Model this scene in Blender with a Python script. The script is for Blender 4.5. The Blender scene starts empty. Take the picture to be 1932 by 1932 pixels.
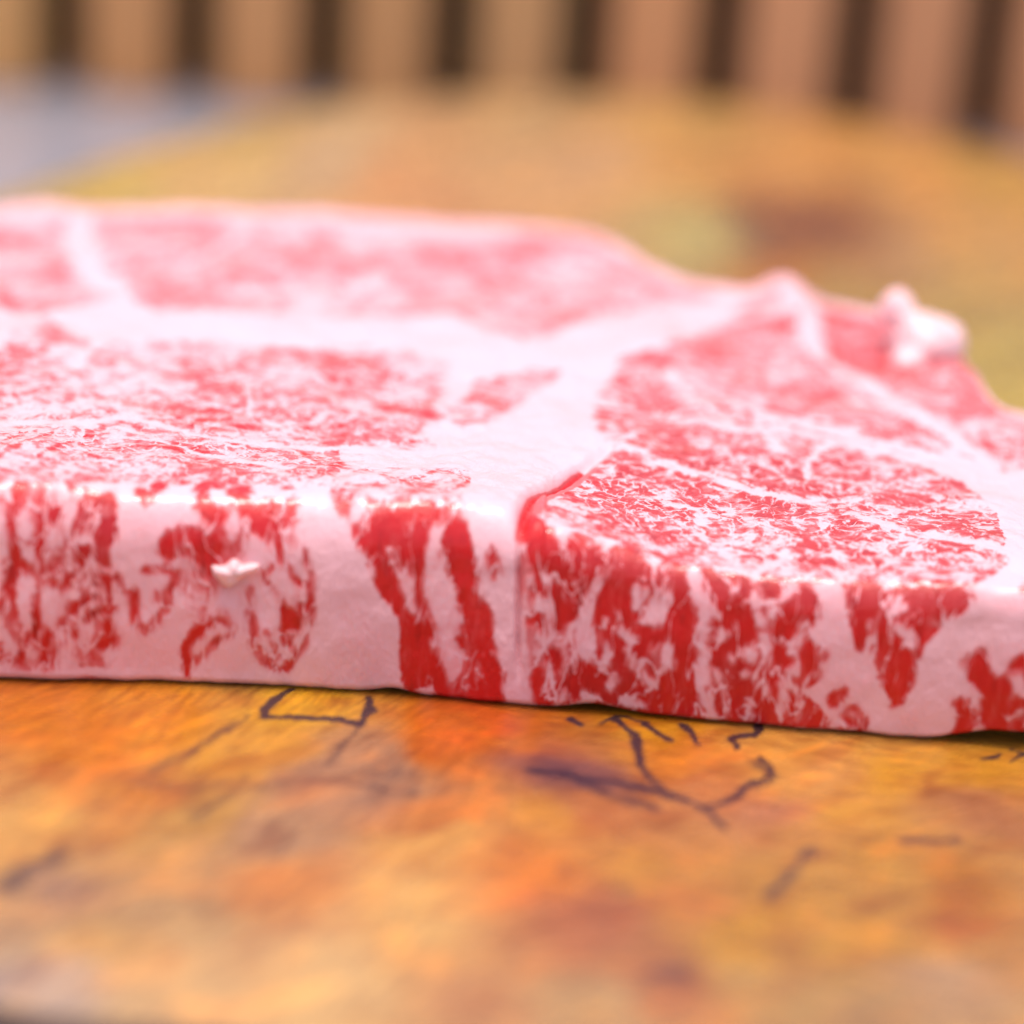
import bpy, math, random
import numpy as np
from mathutils import Matrix, Vector

# ------------------------------------------------------------------ camera, light, exposure
S = bpy.context.scene
CM = 0.01
PITCH, ROLL = math.radians(20.5), math.radians(3.8)
FPX = 5200.0                                    # focal length for a picture 1932 wide
CAM = np.array([0.0, -27.08, 12.37])            # centimetres; board top is z = 0
_fw = np.array([0, math.cos(PITCH), -math.sin(PITCH)])
_r = np.array([1.0, 0, 0]); _u = np.array([0, math.sin(PITCH), math.cos(PITCH)])
RR = _r*math.cos(ROLL) + _u*math.sin(ROLL)
UU = _u*math.cos(ROLL) - _r*math.sin(ROLL)
cd = bpy.data.cameras.new('camera'); cam = bpy.data.objects.new('camera', cd)
S.collection.objects.link(cam); S.camera = cam
cam.matrix_world = Matrix(((RR[0], UU[0], -_fw[0], CAM[0]*CM), (RR[1], UU[1], -_fw[1], CAM[1]*CM),
                           (RR[2], UU[2], -_fw[2], CAM[2]*CM), (0, 0, 0, 1)))
cd.sensor_width = 36; cd.lens = 36*FPX/1932
cd.clip_start = 0.01; cd.clip_end = 100
cd.dof.use_dof = True; cd.dof.focus_distance = 0.305; cd.dof.aperture_fstop = 7.2

SUN_EL, SUN_AZ = math.radians(84), math.radians(-150)     # azimuth from +Y (behind the board) towards +X
w = bpy.data.worlds.new('World'); S.world = w; w.use_nodes = True
nt = w.node_tree; bg = nt.nodes['Background']
sky = nt.nodes.new('ShaderNodeTexSky'); sky.sky_type = 'NISHITA'; sky.sun_disc = False
sky.sun_elevation = SUN_EL; sky.sun_rotation = SUN_AZ
sky.air_density = 1.0; sky.dust_density = 4.0; sky.ozone_density = 1.0
nt.links.new(sky.outputs[0], bg.inputs[0]); bg.inputs[1].default_value = 0.12
sl = bpy.data.lights.new('sun', 'SUN'); sun = bpy.data.objects.new('sun', sl); S.collection.objects.link(sun)
sl.energy = 1.15; sl.angle = math.radians(14); sl.color = (1.0, 0.93, 0.86)
sd = Vector((math.sin(SUN_AZ)*math.cos(SUN_EL), math.cos(SUN_AZ)*math.cos(SUN_EL), math.sin(SUN_EL)))
sun.rotation_euler = sd.to_track_quat('Z', 'Y').to_euler()
S.view_settings.view_transform = 'Standard'; S.view_settings.look = 'None'
S.view_settings.exposure = 1.1; S.view_settings.gamma = 1

# ------------------------------------------------------------------ helpers
rng = np.random.default_rng(7)
def ray_to(px, py, z):
    d = RR*(px-966) + UU*(966-py) + _fw*FPX
    return CAM + d*((z-CAM[2])/d[2])
def seen(P):                                     # where a point of the scene falls in the reference view
    v = P - CAM; d = v@_fw
    return np.stack([966 + FPX*(v@RR)/d, 966 - FPX*(v@UU)/d], -1)
_perm = rng.random((257, 257))
def vnoise(x, y, k=0):                           # smooth value noise in 0..1
    x = x + 17.3*k + 50; y = y + 9.7*k + 50
    xi = np.floor(x).astype(int); yi = np.floor(y).astype(int); fx = x-xi; fy = y-yi
    fx = fx*fx*(3-2*fx); fy = fy*fy*(3-2*fy)
    g = lambda a, b: _perm[a % 257, b % 257]
    return (g(xi, yi)*(1-fx)+g(xi+1, yi)*fx)*(1-fy) + (g(xi, yi+1)*(1-fx)+g(xi+1, yi+1)*fx)*fy
def fbm(x, y, k=0, o=4):
    a, s, t = 0, 1.0, 0
    for i in range(o):
        a = a + s*vnoise(x*2**i, y*2**i, k+i*3); t += s; s *= .5
    return a/t
def catmull(pts, n=12, closed=False):
    P = np.array(pts, float); N = len(P); out = []
    rngs = range(N) if closed else range(N-1)
    for i in rngs:
        p = [P[(i+j) % N] if closed else P[min(max(i+j, 0), N-1)] for j in (-1, 0, 1, 2)]
        for t in np.arange(n)/n:
            out.append(.5*((2*p[1]) + (-p[0]+p[2])*t + (2*p[0]-5*p[1]+4*p[2]-p[3])*t*t + (-p[0]+3*p[1]-3*p[2]+p[3])*t**3))
    if not closed: out.append(P[-1])
    return np.array(out)
def smooth_interp(x, xs, ys):
    c = catmull(list(zip(xs, ys)), 16)
    return np.interp(x, c[:, 0], c[:, 1])
def seg_dist(U, W, pts):
    d = np.full(U.shape, 1e9)
    for (a, b), (c, e) in zip(pts[:-1], pts[1:]):
        vx, vy = c-a, e-b; L = vx*vx+vy*vy+1e-12
        t = np.clip(((U-a)*vx+(W-b)*vy)/L, 0, 1)
        d = np.minimum(d, np.hypot(U-a-t*vx, W-b-t*vy))
    return d
def in_poly(U, W, poly):
    ins = np.zeros(U.shape, bool); P = list(poly)
    for (x1, y1), (x2, y2) in zip(P, P[1:]+P[:1]):
        if y1 == y2: continue
        ins ^= ((y1 > W) != (y2 > W)) & (U < (x2-x1)*(W-y1)/(y2-y1)+x1)
    return ins
def sstep(e0, e1, x):
    t = np.clip((x-e0)/(e1-e0), 0, 1); return t*t*(3-2*t)
def mesh_from(name, V, Fq, mat=None, parent=None, smooth=True, attrs=None, normals=None):
    V = np.asarray(V, float); me = bpy.data.meshes.new(name)
    Fq = np.asarray(Fq); nf, k = Fq.shape
    me.vertices.add(len(V)); me.vertices.foreach_set('co', (V*CM).astype(np.float32).ravel())
    me.loops.add(nf*k); me.loops.foreach_set('vertex_index', Fq.astype(np.int32).ravel())
    me.polygons.add(nf); me.polygons.foreach_set('loop_start', np.arange(0, nf*k, k, dtype=np.int32))
    me.update(calc_edges=True)
    if smooth: me.polygons.foreach_set('use_smooth', np.ones(nf, bool))
    for an, av in (attrs or {}).items():
        av = np.asarray(av, np.float32)
        if av.ndim == 1:
            me.attributes.new(an, 'FLOAT', 'POINT').data.foreach_set('value', av)
        else:
            me.attributes.new(an, 'FLOAT_VECTOR', 'POINT').data.foreach_set('vector', av.ravel())
    if normals is not None: me.normals_split_custom_set_from_vertices(normals.tolist())
    o = bpy.data.objects.new(name, me); S.collection.objects.link(o)
    if mat: me.materials.append(mat)
    if parent: o.parent = parent
    return o
def grid_faces(nc, nr):
    i = np.arange(nc-1)[:, None]; j = np.arange(nr-1)[None, :]
    a = i*nr+j
    return np.stack([a, a+nr, a+nr+1, a+1], -1).reshape(-1, 4)
def tag(o, label=None, cat=None, group=None, kind=None):
    for k, v in (('label', label), ('category', cat), ('group', group), ('kind', kind)):
        if v: o[k] = v
    return o
def empty(name, loc=(0, 0, 0)):
    o = bpy.data.objects.new(name, None); S.collection.objects.link(o); o.location = loc
    o.empty_display_size = .02; return o
def lin(c):
    c = np.asarray(c, float)/255
    return np.where(c <= .04045, c/12.92, ((c+.055)/1.055)**2.4)

class NT:                                        # tiny node-graph helper
    def __init__(s, name):
        s.m = bpy.data.materials.new(name); s.m.use_nodes = True; s.t = s.m.node_tree
        s.b = s.t.nodes['Principled BSDF']
    def n(s, typ, ins=None, **kw):
        n = s.t.nodes.new('ShaderNode'+typ)
        for k, v in kw.items(): setattr(n, k, v)
        for k, v in (ins or {}).items():
            if isinstance(v, bpy.types.NodeSocket): s.t.links.new(v, n.inputs[k])
            else: n.inputs[k].default_value = v
        return n
    def math(s, op, a, b=0.0, c=0.0, clamp=False):
        return s.n('Math', {0: a, 1: b, 2: c}, operation=op, use_clamp=clamp).outputs[0]
    def mapr(s, v, a, b, c, d):
        n = s.n('MapRange', {0: v, 1: a, 2: b, 3: c, 4: d}); n.interpolation_type = 'SMOOTHSTEP'; return n.outputs[0]
    def mix(s, f, a, b, blend='MIX'):
        n = s.t.nodes.new('ShaderNodeMix'); n.data_type = 'RGBA'; n.blend_type = blend
        for k, v in ((0, f), (6, a), (7, b)):
            if isinstance(v, bpy.types.NodeSocket): s.t.links.new(v, n.inputs[k])
            else: n.inputs[k].default_value = v if k == 0 else (*v[:3], 1)
        return n.outputs[2]
    def coords(s, scale=(100, 100, 100), attr=None, rot=(0, 0, 0)):
        c = s.n('TexCoord').outputs['Object']
        return s.n('Mapping', {0: c, 2: rot, 3: scale}).outputs[0]
    def noise(s, vec, scale, detail=3, rough=.5, dist=0.0, dim='3D'):
        n = s.n('TexNoise', {'Vector': vec, 'Scale': scale, 'Detail': detail, 'Roughness': rough, 'Distortion': dist})
        return n.outputs['Fac']
    def out(s, **k):
        for a, v in k.items():
            a = a.replace('_', ' ')
            if isinstance(v, bpy.types.NodeSocket): s.t.links.new(v, s.b.inputs[a])
            else: s.b.inputs[a].default_value = v
        return s.m

# ------------------------------------------------------------------ materials
def flesh_mat():
    g = NT('marbled_beef')
    lean = g.n('Attribute', attribute_name='lean').outputs['Fac']
    dark = g.n('Attribute', attribute_name='tone').outputs['Fac']
    co = g.coords((100, 100, 40))                # fibres run down through the slice
    warp = g.n('TexNoise', {'Vector': co, 'Scale': 1.6, 'Detail': 2.0})
    wv = g.n('VectorMath', {0: warp.outputs['Color'], 1: (.5, .5, .5)}, operation='SUBTRACT').outputs[0]
    wv = g.n('VectorMath', {0: wv, 3: .3}, operation='SCALE').outputs[0]
    co2 = g.n('VectorMath', {0: co, 1: wv}, operation='ADD').outputs[0]
    n1 = g.noise(co2, 3.3, 4, .62, .35)
    n2 = g.noise(co2, 8, 3, .6, .3)
    # thin branching veins of fat
    r1 = g.math('ABSOLUTE', g.math('SUBTRACT', g.noise(co2, 4.2, 3, .55, .4), .5))
    vein = g.mapr(r1, 0.0, .045, 1.0, 0.0)
    v = g.math('ADD', g.math('MULTIPLY', g.math('SUBTRACT', n1, .5), 2.4), g.math('MULTIPLY', g.math('SUBTRACT', n2, .5), 1.9))
    v = g.math('SUBTRACT', v, g.math('MULTIPLY', vein, .7))
    v = g.math('ADD', g.math('MULTIPLY', v, g.n('Attribute', attribute_name='grain').outputs['Fac']), lean)
    col = g.n('ValToRGB', {0: g.mapr(v, -.72, .68, 0, 1)})
    cr = col.color_ramp; cr.interpolation = 'EASE'
    cr.elements[0].position = 0; cr.elements[0].color = (.87, .46, .485, 1)
    cr.elements[1].position = 1; cr.elements[1].color = (.62, .006, .007, 1)
    e = cr.elements.new(.30); e.color = (.83, .37, .39, 1)
    e = cr.elements.new(.60); e.color = (.72, .13, .135, 1)
    fleck = g.noise(g.coords((100, 100, 60)), 1.3, 3, .6)
    c2 = g.mix(g.mapr(fleck, .4, .7, 0, .35), col.outputs[0], (.55, .09, .10), 'MULTIPLY')
    # duller, browner lean where 'tone' says so
    isl = g.mapr(v, -.1, .4, 0, 1)
    c3 = g.mix(g.math('MULTIPLY', g.math('MULTIPLY', dark, isl), .75), col.outputs[0], (.30, .07, .06))
    c4 = g.mix(g.math('MULTIPLY', isl, g.mapr(fleck, .45, .7, 0, .5)), c3, (.42, .006, .008))
    fib = g.noise(g.coords((100, 100, 14)), 7, 4, .7, .2)
    c4 = g.mix(g.math('MULTIPLY', isl, g.mapr(fib, .50, .78, 0, .6)), c4, (.70, .10, .10))
    c4 = g.mix(g.math('MULTIPLY', isl, g.mapr(fib, .46, .25, 0, .8)), c4, (.28, .004, .006))
    # faint yellow-pink clouding of the fat
    c5 = g.mix(g.math('MULTIPLY', g.math('SUBTRACT', 1.0, isl), g.mapr(fleck, .35, .7, 0, .45)), c4, (.84, .42, .42))
    fine = g.noise(g.coords((100, 100, 60)), 22, 3, .6)
    bmp = g.n('Bump', {'Strength': .5, 'Distance': .0008, 'Height': g.math('ADD', g.math('MULTIPLY', isl, -.35), g.math('MULTIPLY', fine, .35))})
    return g.out(Base_Color=c5, Roughness=g.mapr(fine, .3, .7, .34, .5), Subsurface_Weight=g.math('MULTIPLY', g.n('Attribute', attribute_name='soak').outputs['Fac'], .7),
                 Subsurface_Radius=(1.0, .28, .24), Subsurface_Scale=.0026, Normal=bmp.outputs[0],
                 Specular_IOR_Level=.36, Coat_Weight=.3, Coat_Roughness=.08)
FLESH = flesh_mat()

def wood_mat():
    g = NT('spalted_burl_wood')
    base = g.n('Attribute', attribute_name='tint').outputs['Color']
    spalt = g.n('Attribute', attribute_name='spalt').outputs['Fac']
    co = g.coords((100, 100, 100))
    warp = g.n('TexNoise', {'Vector': co, 'Scale': .35, 'Detail': 2.0})
    wv = g.n('VectorMath', {0: warp.outputs['Color'], 3: 1.0}, operation='SCALE').outputs[0]
    co2 = g.n('VectorMath', {0: co, 1: wv}, operation='ADD').outputs[0]
    st = g.n('Mapping', {0: co2, 2: (0, 0, math.radians(62)), 3: (1.6, .2, 1)}, vector_type='TEXTURE').outputs[0]
    g1a = g.noise(st, 3.0, 5, .68)
    stb = g.n('Mapping', {0: co2, 2: (0, 0, math.radians(-12)), 3: (1.4, .22, 1)}, vector_type='TEXTURE').outputs[0]
    g1b = g.noise(stb, 3.0, 5, .66)
    sx = g.n('SeparateXYZ', {0: co}).outputs[0]; wmix = g.mapr(sx, -1.5, 1.0, 0, 1)
    g1 = g.math('ADD', g.math('MULTIPLY', g1a, g.math('SUBTRACT', 1.0, wmix)), g.math('MULTIPLY', g1b, wmix))
    st2 = g.n('Mapping', {0: co2, 2: (0, 0, math.radians(35)), 3: (1.0, .35, 1)}, vector_type='TEXTURE').outputs[0]
    g2 = g.noise(st2, .9, 4, .6, .8)
    c = g.mix(g.mapr(g1, .40, .72, 0.0, .85), base, (.58, .42, .34), 'MULTIPLY')
    c = g.mix(g.mapr(g1, .55, .30, 0.0, .30), c, (1.0, .62, .22), 'SOFT_LIGHT')
    c = g.mix(g.mapr(g2, .45, .72, 0.0, .45), c, (.72, .34, .16), 'MULTIPLY')
    st3 = g.n('Mapping', {0: co2, 2: (0, 0, math.radians(40)), 3: (1.3, .6, 1)}, vector_type='TEXTURE').outputs[0]
    g3 = g.noise(st3, .8, 5, .62, .8)
    c = g.mix(g.mapr(g3, .50, .78, 0, .7), c, (.50, .22, .08), 'MULTIPLY')
    c = g.mix(g.mapr(g3, .50, .28, 0, .5), c, (1.0, .72, .34), 'OVERLAY')
    sn = g.noise(co2, 8, 3, .65)
    sp = g.mapr(g.math('MULTIPLY', spalt, g.math('ADD', .3, g.math('MULTIPLY', sn, 1.4))), .08, .78, 0, 1)
    c = g.mix(g.math('MULTIPLY', sp, .93), c, (.016, .010, .022))
    hgt = g.math('ADD', g.math('MULTIPLY', g1, .5), g.noise(co, .9, 2))
    bmp = g.n('Bump', {'Strength': .25, 'Distance': .0015, 'Height': hgt})
    return g.out(Base_Color=c, Roughness=g.mapr(g2, .3, .7, .22, .34), Normal=bmp.outputs[0], Specular_IOR_Level=.6)
WOOD = wood_mat()
def simple(name, col, rough, nscale=4, amt=.3, stretch=(1, 1, 1), dark=.6, spec=.4):
    g = NT(name); co = g.coords(tuple(100*s for s in stretch))
    n = g.noise(co, nscale, 4, .6, .3)
    c = g.mix(g.mapr(n, .3, .7, 0, amt), col, tuple(x*dark for x in col))
    bmp = g.n('Bump', {'Strength': .3, 'Distance': .001, 'Height': n})
    return g.out(Base_Color=c, Roughness=rough, Normal=bmp.outputs[0], Specular_IOR_Level=spec)
BARK = simple('dark_bark', (.10, .055, .04), .8, 3, .7, (1, 1, .5), .35)
TABLE = simple('pale_table_paint', (.36, .34, .38), .22, .5, .25, (1, 1, 1), .9)
BACK = simple('dark_backing', (.010, .005, .004), .8, 1, .5)

# ------------------------------------------------------------------ the slice of beef: surface
TL_X, TL_Z = [-9.6, -7, -3, 0, 3, 10], [1.7, 2.2, 2.2, 2.2, 2.2, 2.2]
TR_X, TR_Z = [-9.6, -.5, .15, 1.0, 2.0, 4, 6, 10], [2.15, 2.15, 2.12, 1.97, 1.78, 1.78, 1.8, 1.2]
TB_X, TB_Z = [-9.6, -7, -3, 0, 3, 6, 10], [1.7, 2.1, 2.05, 1.95, 1.85, 1.8, 1.2]
cleft = np.array([ray_to(px, py, 2.0)[:2] for px, py in [(980, 985), (1000, 950), (1055, 905), (1085, 880), (1135, 850), (1150, 838)]])
cleft[0, 1] = min(cleft[0, 1], 0.0)
def cleft_x(y): return np.interp(y, cleft[:, 1], cleft[:, 0])
def top_height(x, y):
    k = sstep(.2, -.2, x-cleft_x(y))          # 1 left of the cleft
    t = smooth_interp(x, TR_X, TR_Z)*(1-k) + smooth_interp(x, TL_X, TL_Z)*k
    return t + (smooth_interp(x, TB_X, TB_Z)-t)*sstep(.1, 2.6, y)
YF_X = [-9.3, -9.1, -8.6, -7.8, -6.5, -5.35, -2.5, .3, 2.6, 5.7, 7.5, 8.6, 9.3, 9.5]
YF_Y = [6.2, 4.4, 2.2, .5, -.18, -.27, -.02, -.05, -.16, -.28, -.1, .8, 2.3, 3.2]
YB_X = [-9.3, -9.1, -8.5, -7.7, -5.5, -3.2, -1, .6, 1.25, 1.7, 2.2, 3.04, 3.9, 4.8, 5.5, 5.8, 5.95, 6.15, 6.6, 8, 9.2, 9.5]
YB_Y = [7.0, 9.0, 10.8, 11.8, 12.6, 13.0, 13.3, 13.6, 13.0, 12.2, 11.5, 11.0, 10.9, 10.5, 9.6, 8.6, 7.2, 6.6, 6.4, 6.0, 4.6, 3.7]
xs = np.concatenate([np.linspace(-9.3, -6.2, 60, endpoint=False), np.arange(-6.2, 6.2, .0165), np.linspace(6.2, 9.5, 60)])
NC = len(xs)
yf = smooth_interp(xs, YF_X, YF_Y); yb = smooth_interp(xs, YB_X, YB_Y); T0 = top_height(xs, xs*0)
# small raggedness of the knife cut
yf = yf + .05*(fbm(xs*1.1, xs*0, 3)-.5) + .02*(fbm(xs*6, xs*0, 5)-.5)
yb = yb + .35*(fbm(xs*.9, xs*0+3, 9)-.5)
NF, NR, NTOP, NB = 135, 34, 300, 24
rad = .42 - .20*sstep(-.2, .6, xs) + .16*(fbm(xs*1.3, xs*0+8, 2)-.5)
tf = np.linspace(0, 1, NF); ta = np.linspace(0, 1, NR+1)[1:]*math.pi/2
tt = (np.exp(np.linspace(0, 1, NTOP+1)[1:]*2.6)-1)/(math.e**2.6-1)
tb = np.linspace(0, 1, NB+1)[1:]*math.pi/2
lift = (.07*np.exp(-((xs-1.05)/.35)**2) + .05*np.exp(-((xs+1.15)/.2)**2) + .16*sstep(4.5, 5.4, xs))
foot = .06
cols = []
for k in range(1):
    r = rad[:, None]; X = xs[:, None]; z0 = lift[:, None]
    ya = yf[:, None]; Tt = T0[:, None]; Tb = top_height(xs, yb)[:, None]
    rv = .12+r*1.25
    zf = z0 + (Tt-rv-z0)*tf[None]
    yy = ya - .05*np.sin(tf*math.pi)[None] + foot*(1-np.clip(tf/.07, 0, 1))[None]**2*1.4 + .10*(1-tf)[None]
    yr = ya + r*(1-np.cos(ta))[None]; zr = Tt - rv + rv*np.sin(ta)[None]
    y1 = ya + r; yB = np.maximum(yb[:, None]-.5, y1+.1)
    yt = y1 + (yB-y1)*tt[None]; zt = top_height(np.repeat(xs[:, None], NTOP, 1), yt)
    ybk = yB + .5*np.sin(tb)[None]; zbk = Tb*np.cos(tb)[None]**.8
Y = np.concatenate([yy, yr, yt, ybk], 1); Z = np.concatenate([zf, zr, zt, zbk], 1)
NRW = Y.shape[1]; Xg = np.repeat(xs[:, None], NRW, 1)
topness = np.concatenate([np.zeros(NF), np.sin(ta), np.ones(NTOP), np.cos(tb)])[None]
# lumps, hollows and the cleft between the left fat and the right-hand muscle
def bump_at(px, py, z, h, sx, sy):
    p = ray_to(px, py, z); return h*np.exp(-((Xg-p[0])/sx)**2-((Y-p[1])/sy)**2)
dz = .16*(fbm(Xg*.55, Y*.45, 11)-.5) + .10*(fbm(Xg*1.6, Y*1.4, 21)-.5) + .035*(fbm(Xg*5, Y*4, 31, 3)-.5)
dz += bump_at(1500, 600, 2, .30, .6, 1.3) + bump_at(1250, 640, 2, .10, 1.0, 1.2) + bump_at(1480, 545, 2, .28, .32, .7) + bump_at(1800, 690, 2, .2, .4, .5)
dz += bump_at(60, 420, 2, .10, 1.2, .8) - bump_at(1600, 640, 2, .15, .4, .8) + bump_at(1590, 1000, 1.85, .04, 1.2, .8)
dcl = seg_dist(Xg, Y, cleft)
# signed: positive on the right-hand side
xc = cleft_x(Y); side = np.where(Xg > xc, 1, -1)
fade = sstep(cleft[-1][1]+.5, cleft[-1][1]-1.2, Y)
dz += fade*topness*(-.12*np.exp(-(dcl/.07)**2) - .05*np.exp(-(dcl/.16)**2)*(side > 0) - .03*np.exp(-(dcl/.4)**2)*(side < 0))
Z = Z + dz*topness
# the cut face is not perfectly flat either; the seam shows as a shallow groove
frontness = 1-topness
Y = Y + frontness*(.10*(fbm(Xg*.9, Z*.8, 41)-.5) + .035*(fbm(Xg*3.5, Z*2.2, 44)-.5) + .10*np.exp(-((Xg-cleft[0][0]-.06*(2-Z))/.03)**2)*sstep(.2, .8, Z))
P = np.stack([Xg, Y, Z], -1)
dW = np.zeros_like(Y); dW[:, 1:] = np.hypot(np.diff(Y, axis=1), np.diff(Z, axis=1)); W = np.cumsum(dW, 1)
W = W - W[:, NF-1:NF] + 2.0*np.ones((NC, 1))     # arc length, knife edge aligned across the slice
U = Xg
# coarse set for finding the surface point behind a spot of the photograph
cs = (slice(0, NC, 3), slice(0, NRW-NB, 2))
_px = seen(P[cs].reshape(-1, 3)); _uw = np.stack([U[cs].ravel(), W[cs].ravel()], -1)
def pick(px, py):
    i = np.argmin((_px[:, 0]-px)**2 + (_px[:, 1]-py)**2); return _uw[i]
def conv(pts, ox, oy, s):
    return np.array([pick((ox+x*s)/1.7086, (oy+y*s)/1.7086) for x, y in pts])

grain = .58+.42*sstep(1.95, 2.5, W)
bias = np.full(U.shape, -1.0)                    # -1 clean fat, 0 marbled, 1 clean lean
tone = np.zeros(U.shape)
ou = .10*(fbm(U*3, W*3, 51)-.5)+.04*(fbm(U*9, W*9, 53)-.5); ow = .10*(fbm(U*3, W*3, 61)-.5)+.04*(fbm(U*9, W*9, 63)-.5)
UJ, WJ = U+ou, W+ow
def region(pts, val, ox=0, oy=0, s=1.7086, t=None, g=.72):
    poly = conv(pts, ox, oy, s); m = in_poly(UJ, WJ, poly.tolist())
    bias[m] = val
    grain[m] = np.maximum(grain[m], g)
    if t is not None: tone[m] = t
def stroke(width, pts, sign, ox=0, oy=0, s=1.7086, unit=None, soft=.035, strength=1.0, halo=.85):
    q = conv(pts, ox, oy, s); q = catmull(q, 3) if len(q) > 2 else q
    rr = width*(unit if unit else 1.0)/2
    lo = q.min(0)-rr-.2; hi = q.max(0)+rr+.2
    c0, c1 = np.searchsorted(xs, [lo[0], hi[0]])
    c0 = max(c0-2, 0); c1 = min(c1+2, NC)
    if c1 <= c0: return
    sl_ = slice(c0, c1); wr = W[sl_]
    rows = np.where((wr.max(0) > lo[1]) & (wr.min(0) < hi[1]))[0]
    if len(rows) == 0: return
    sl2 = slice(rows[0], rows[-1]+1)
    d = seg_dist(U[sl_, sl2]+ou[sl_, sl2]*.7, W[sl_, sl2]+ow[sl_, sl2]*.7, q.tolist())
    vn = fbm(U[sl_, sl2]*5+7*len(pts), W[sl_, sl2]*4, 57, 3)
    c = np.clip((rr*(.6+.95*vn)-d)/soft, -1, 1)*strength*(.62+.75*fbm(U[sl_, sl2]*2.2+3*len(pts), W[sl_, sl2]*1.8, 59, 3) if sign > 0 else 1)
    b = bias[sl_, sl2]
    if sign > 0:                                 # pink halo of thin fibres round every streak
        bias[sl_, sl2] = np.maximum(b, np.maximum(c, -1+halo*np.clip(1-(d-rr*.5)/(.05+rr), 0, 1)**1.3))
    else: bias[sl_, sl2] = np.minimum(b, -c)

# muscles on the top face (display coordinates of the photograph, 1932 wide)
D = dict()
region([(-300, 400), (0, 402), (600, 402), (1150, 405), (1230, 480), (1420, 530), (1180, 590), (1000, 640), (920, 625), (860, 590), (760, 600), (600, 600), (300, 590), (230, 560), (-300, 600)], .0)
region([(-300, 590), (90, 600), (150, 640), (400, 640), (560, 660), (700, 650), (860, 690), (880, 740), (770, 835), (640, 850), (640, 900), (540, 915), (-300, 930)], .02)
region([(870, 800), (890, 720), (1000, 690), (1060, 700), (960, 775), (930, 800)], .15)
region([(985, 985), (1000, 960), (1150, 850), (1085, 755), (1130, 700), (1250, 690), (1450, 790), (1780, 870), (1885, 970), (1905, 1060), (1850, 1110), (1400, 1100)], .20)
region([(1150, 690), (1300, 620), (1420, 560), (1520, 560), (1660, 600), (1850, 700), (1990, 740), (1990, 900), (1780, 860), (1450, 780), (1250, 690)], .16, t=.5)
region([(1535, 570), (1660, 560), (1740, 640), (1860, 640), (1870, 730), (1990, 745), (1990, 800), (1700, 740), (1560, 660)], .4, t=.1)
region([(620, 905), (700, 880), (870, 885), (885, 900), (870, 960), (620, 960)], -.15)
# dull, browner patches of lean
for px, py, a, sx, sy in [(30, 680, .7, .8, .8), (300, 650, .8, 1.3, .7), (650, 680, .5, .8, .5), (1180, 730, .7, .6, .8), (1350, 730, .8, .9, .9), (1450, 830, .75, .8, .5), (1480, 860, .5, .6, .3), (1700, 810, .5, .8, .5)]:
    q = pick(px, py); tone[:] = np.maximum(tone, a*np.exp(-((U-q[0])/sx)**2-((W-q[1])/sy)**2))

# lean of the right-hand muscle on the cut face
Z2 = dict(ox=1000, oy=1400, s=1200/1932); Z3 = dict(ox=2200, oy=1500, s=1101/1932); Z1 = dict(ox=0, oy=1400, s=1100/1932)
V5 = dict(ox=1500, oy=700, s=1801/1932); V4 = dict(ox=0, oy=600, s=1650/1932)
region([(1110, 430), (1250, 560), (1500, 560), (1950, 640), (1950, 1500), (1200, 1430), (1140, 900)], 1.0, g=1.0, **Z2)
region([(-60, 600), (300, 600), (620, 640), (760, 720), (790, 880), (700, 930), (760, 1000), (830, 1060), (830, 1170), (760, 1240), (700, 1300), (840, 1440), (1000, 1560), (-60, 1500)], 1.0, g=1.05, **Z3)
region([(915, 720), (1000, 660), (1250, 690), (1500, 720), (1630, 690), (1590, 820), (1480, 930), (1380, 1010), (1340, 1120), (1310, 1240), (1220, 1360), (1150, 1310), (1080, 1160), (980, 1060), (950, 930)], .9, g=1.0, **Z3)

def reds(L, unit, Zv, soft=.09, k=1.15, st=1.0):
    for wd, *pts in L:
        if len(pts) == 1: pts = [pts[0], (pts[0][0]+6, pts[0][1]+6)]
        stroke(wd*k, pts, 1, unit=unit, soft=soft, strength=st, halo=.85*st, **Zv)
def fats(L, unit, Zv, soft=.08, k=.75):
    for wd, *pts in L:
        if len(pts) == 1: pts = [pts[0], (pts[0][0]+6, pts[0][1]+6)]
        stroke(wd*k, pts, -1, unit=unit, soft=soft, strength=.8, **Zv)
u1, u2, u3 = .0019, .00208, .0019
# faint, half-hidden streaks of lean under the fat of the left muscle's cut face
gm = in_poly(UJ, WJ, conv([(-400, 330), (300, 300), (680, 330), (700, 700), (1000, 620), (1300, 520), (1700, 520), (1780, 900), (1700, 1200), (1500, 1330), (1300, 1100), (900, 1150), (600, 1330), (-400, 1360)], 0, 1400, 1100/1932).tolist())
gs = fbm(U*4.5+.9*W, W*1.7, 141, 4)
sm = in_poly(UJ, WJ, conv([(150, 330), (780, 380), (860, 900), (1000, 1400), (480, 1390), (470, 1050), (300, 850), (200, 600)], 1000, 1400, 1200/1932).tolist())
ss = fbm(U*8-2.4*W, W*.9, 147, 4)
bias[sm] = np.maximum(bias[sm], np.clip(-.45+4.2*(ss[sm]-.47), -1, .45)); grain[sm] = .6
bias[gm] = np.maximum(bias[gm], np.clip(-.62+3.4*(gs[gm]-.45), -1, .1)); grain[gm] = .62
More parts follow.
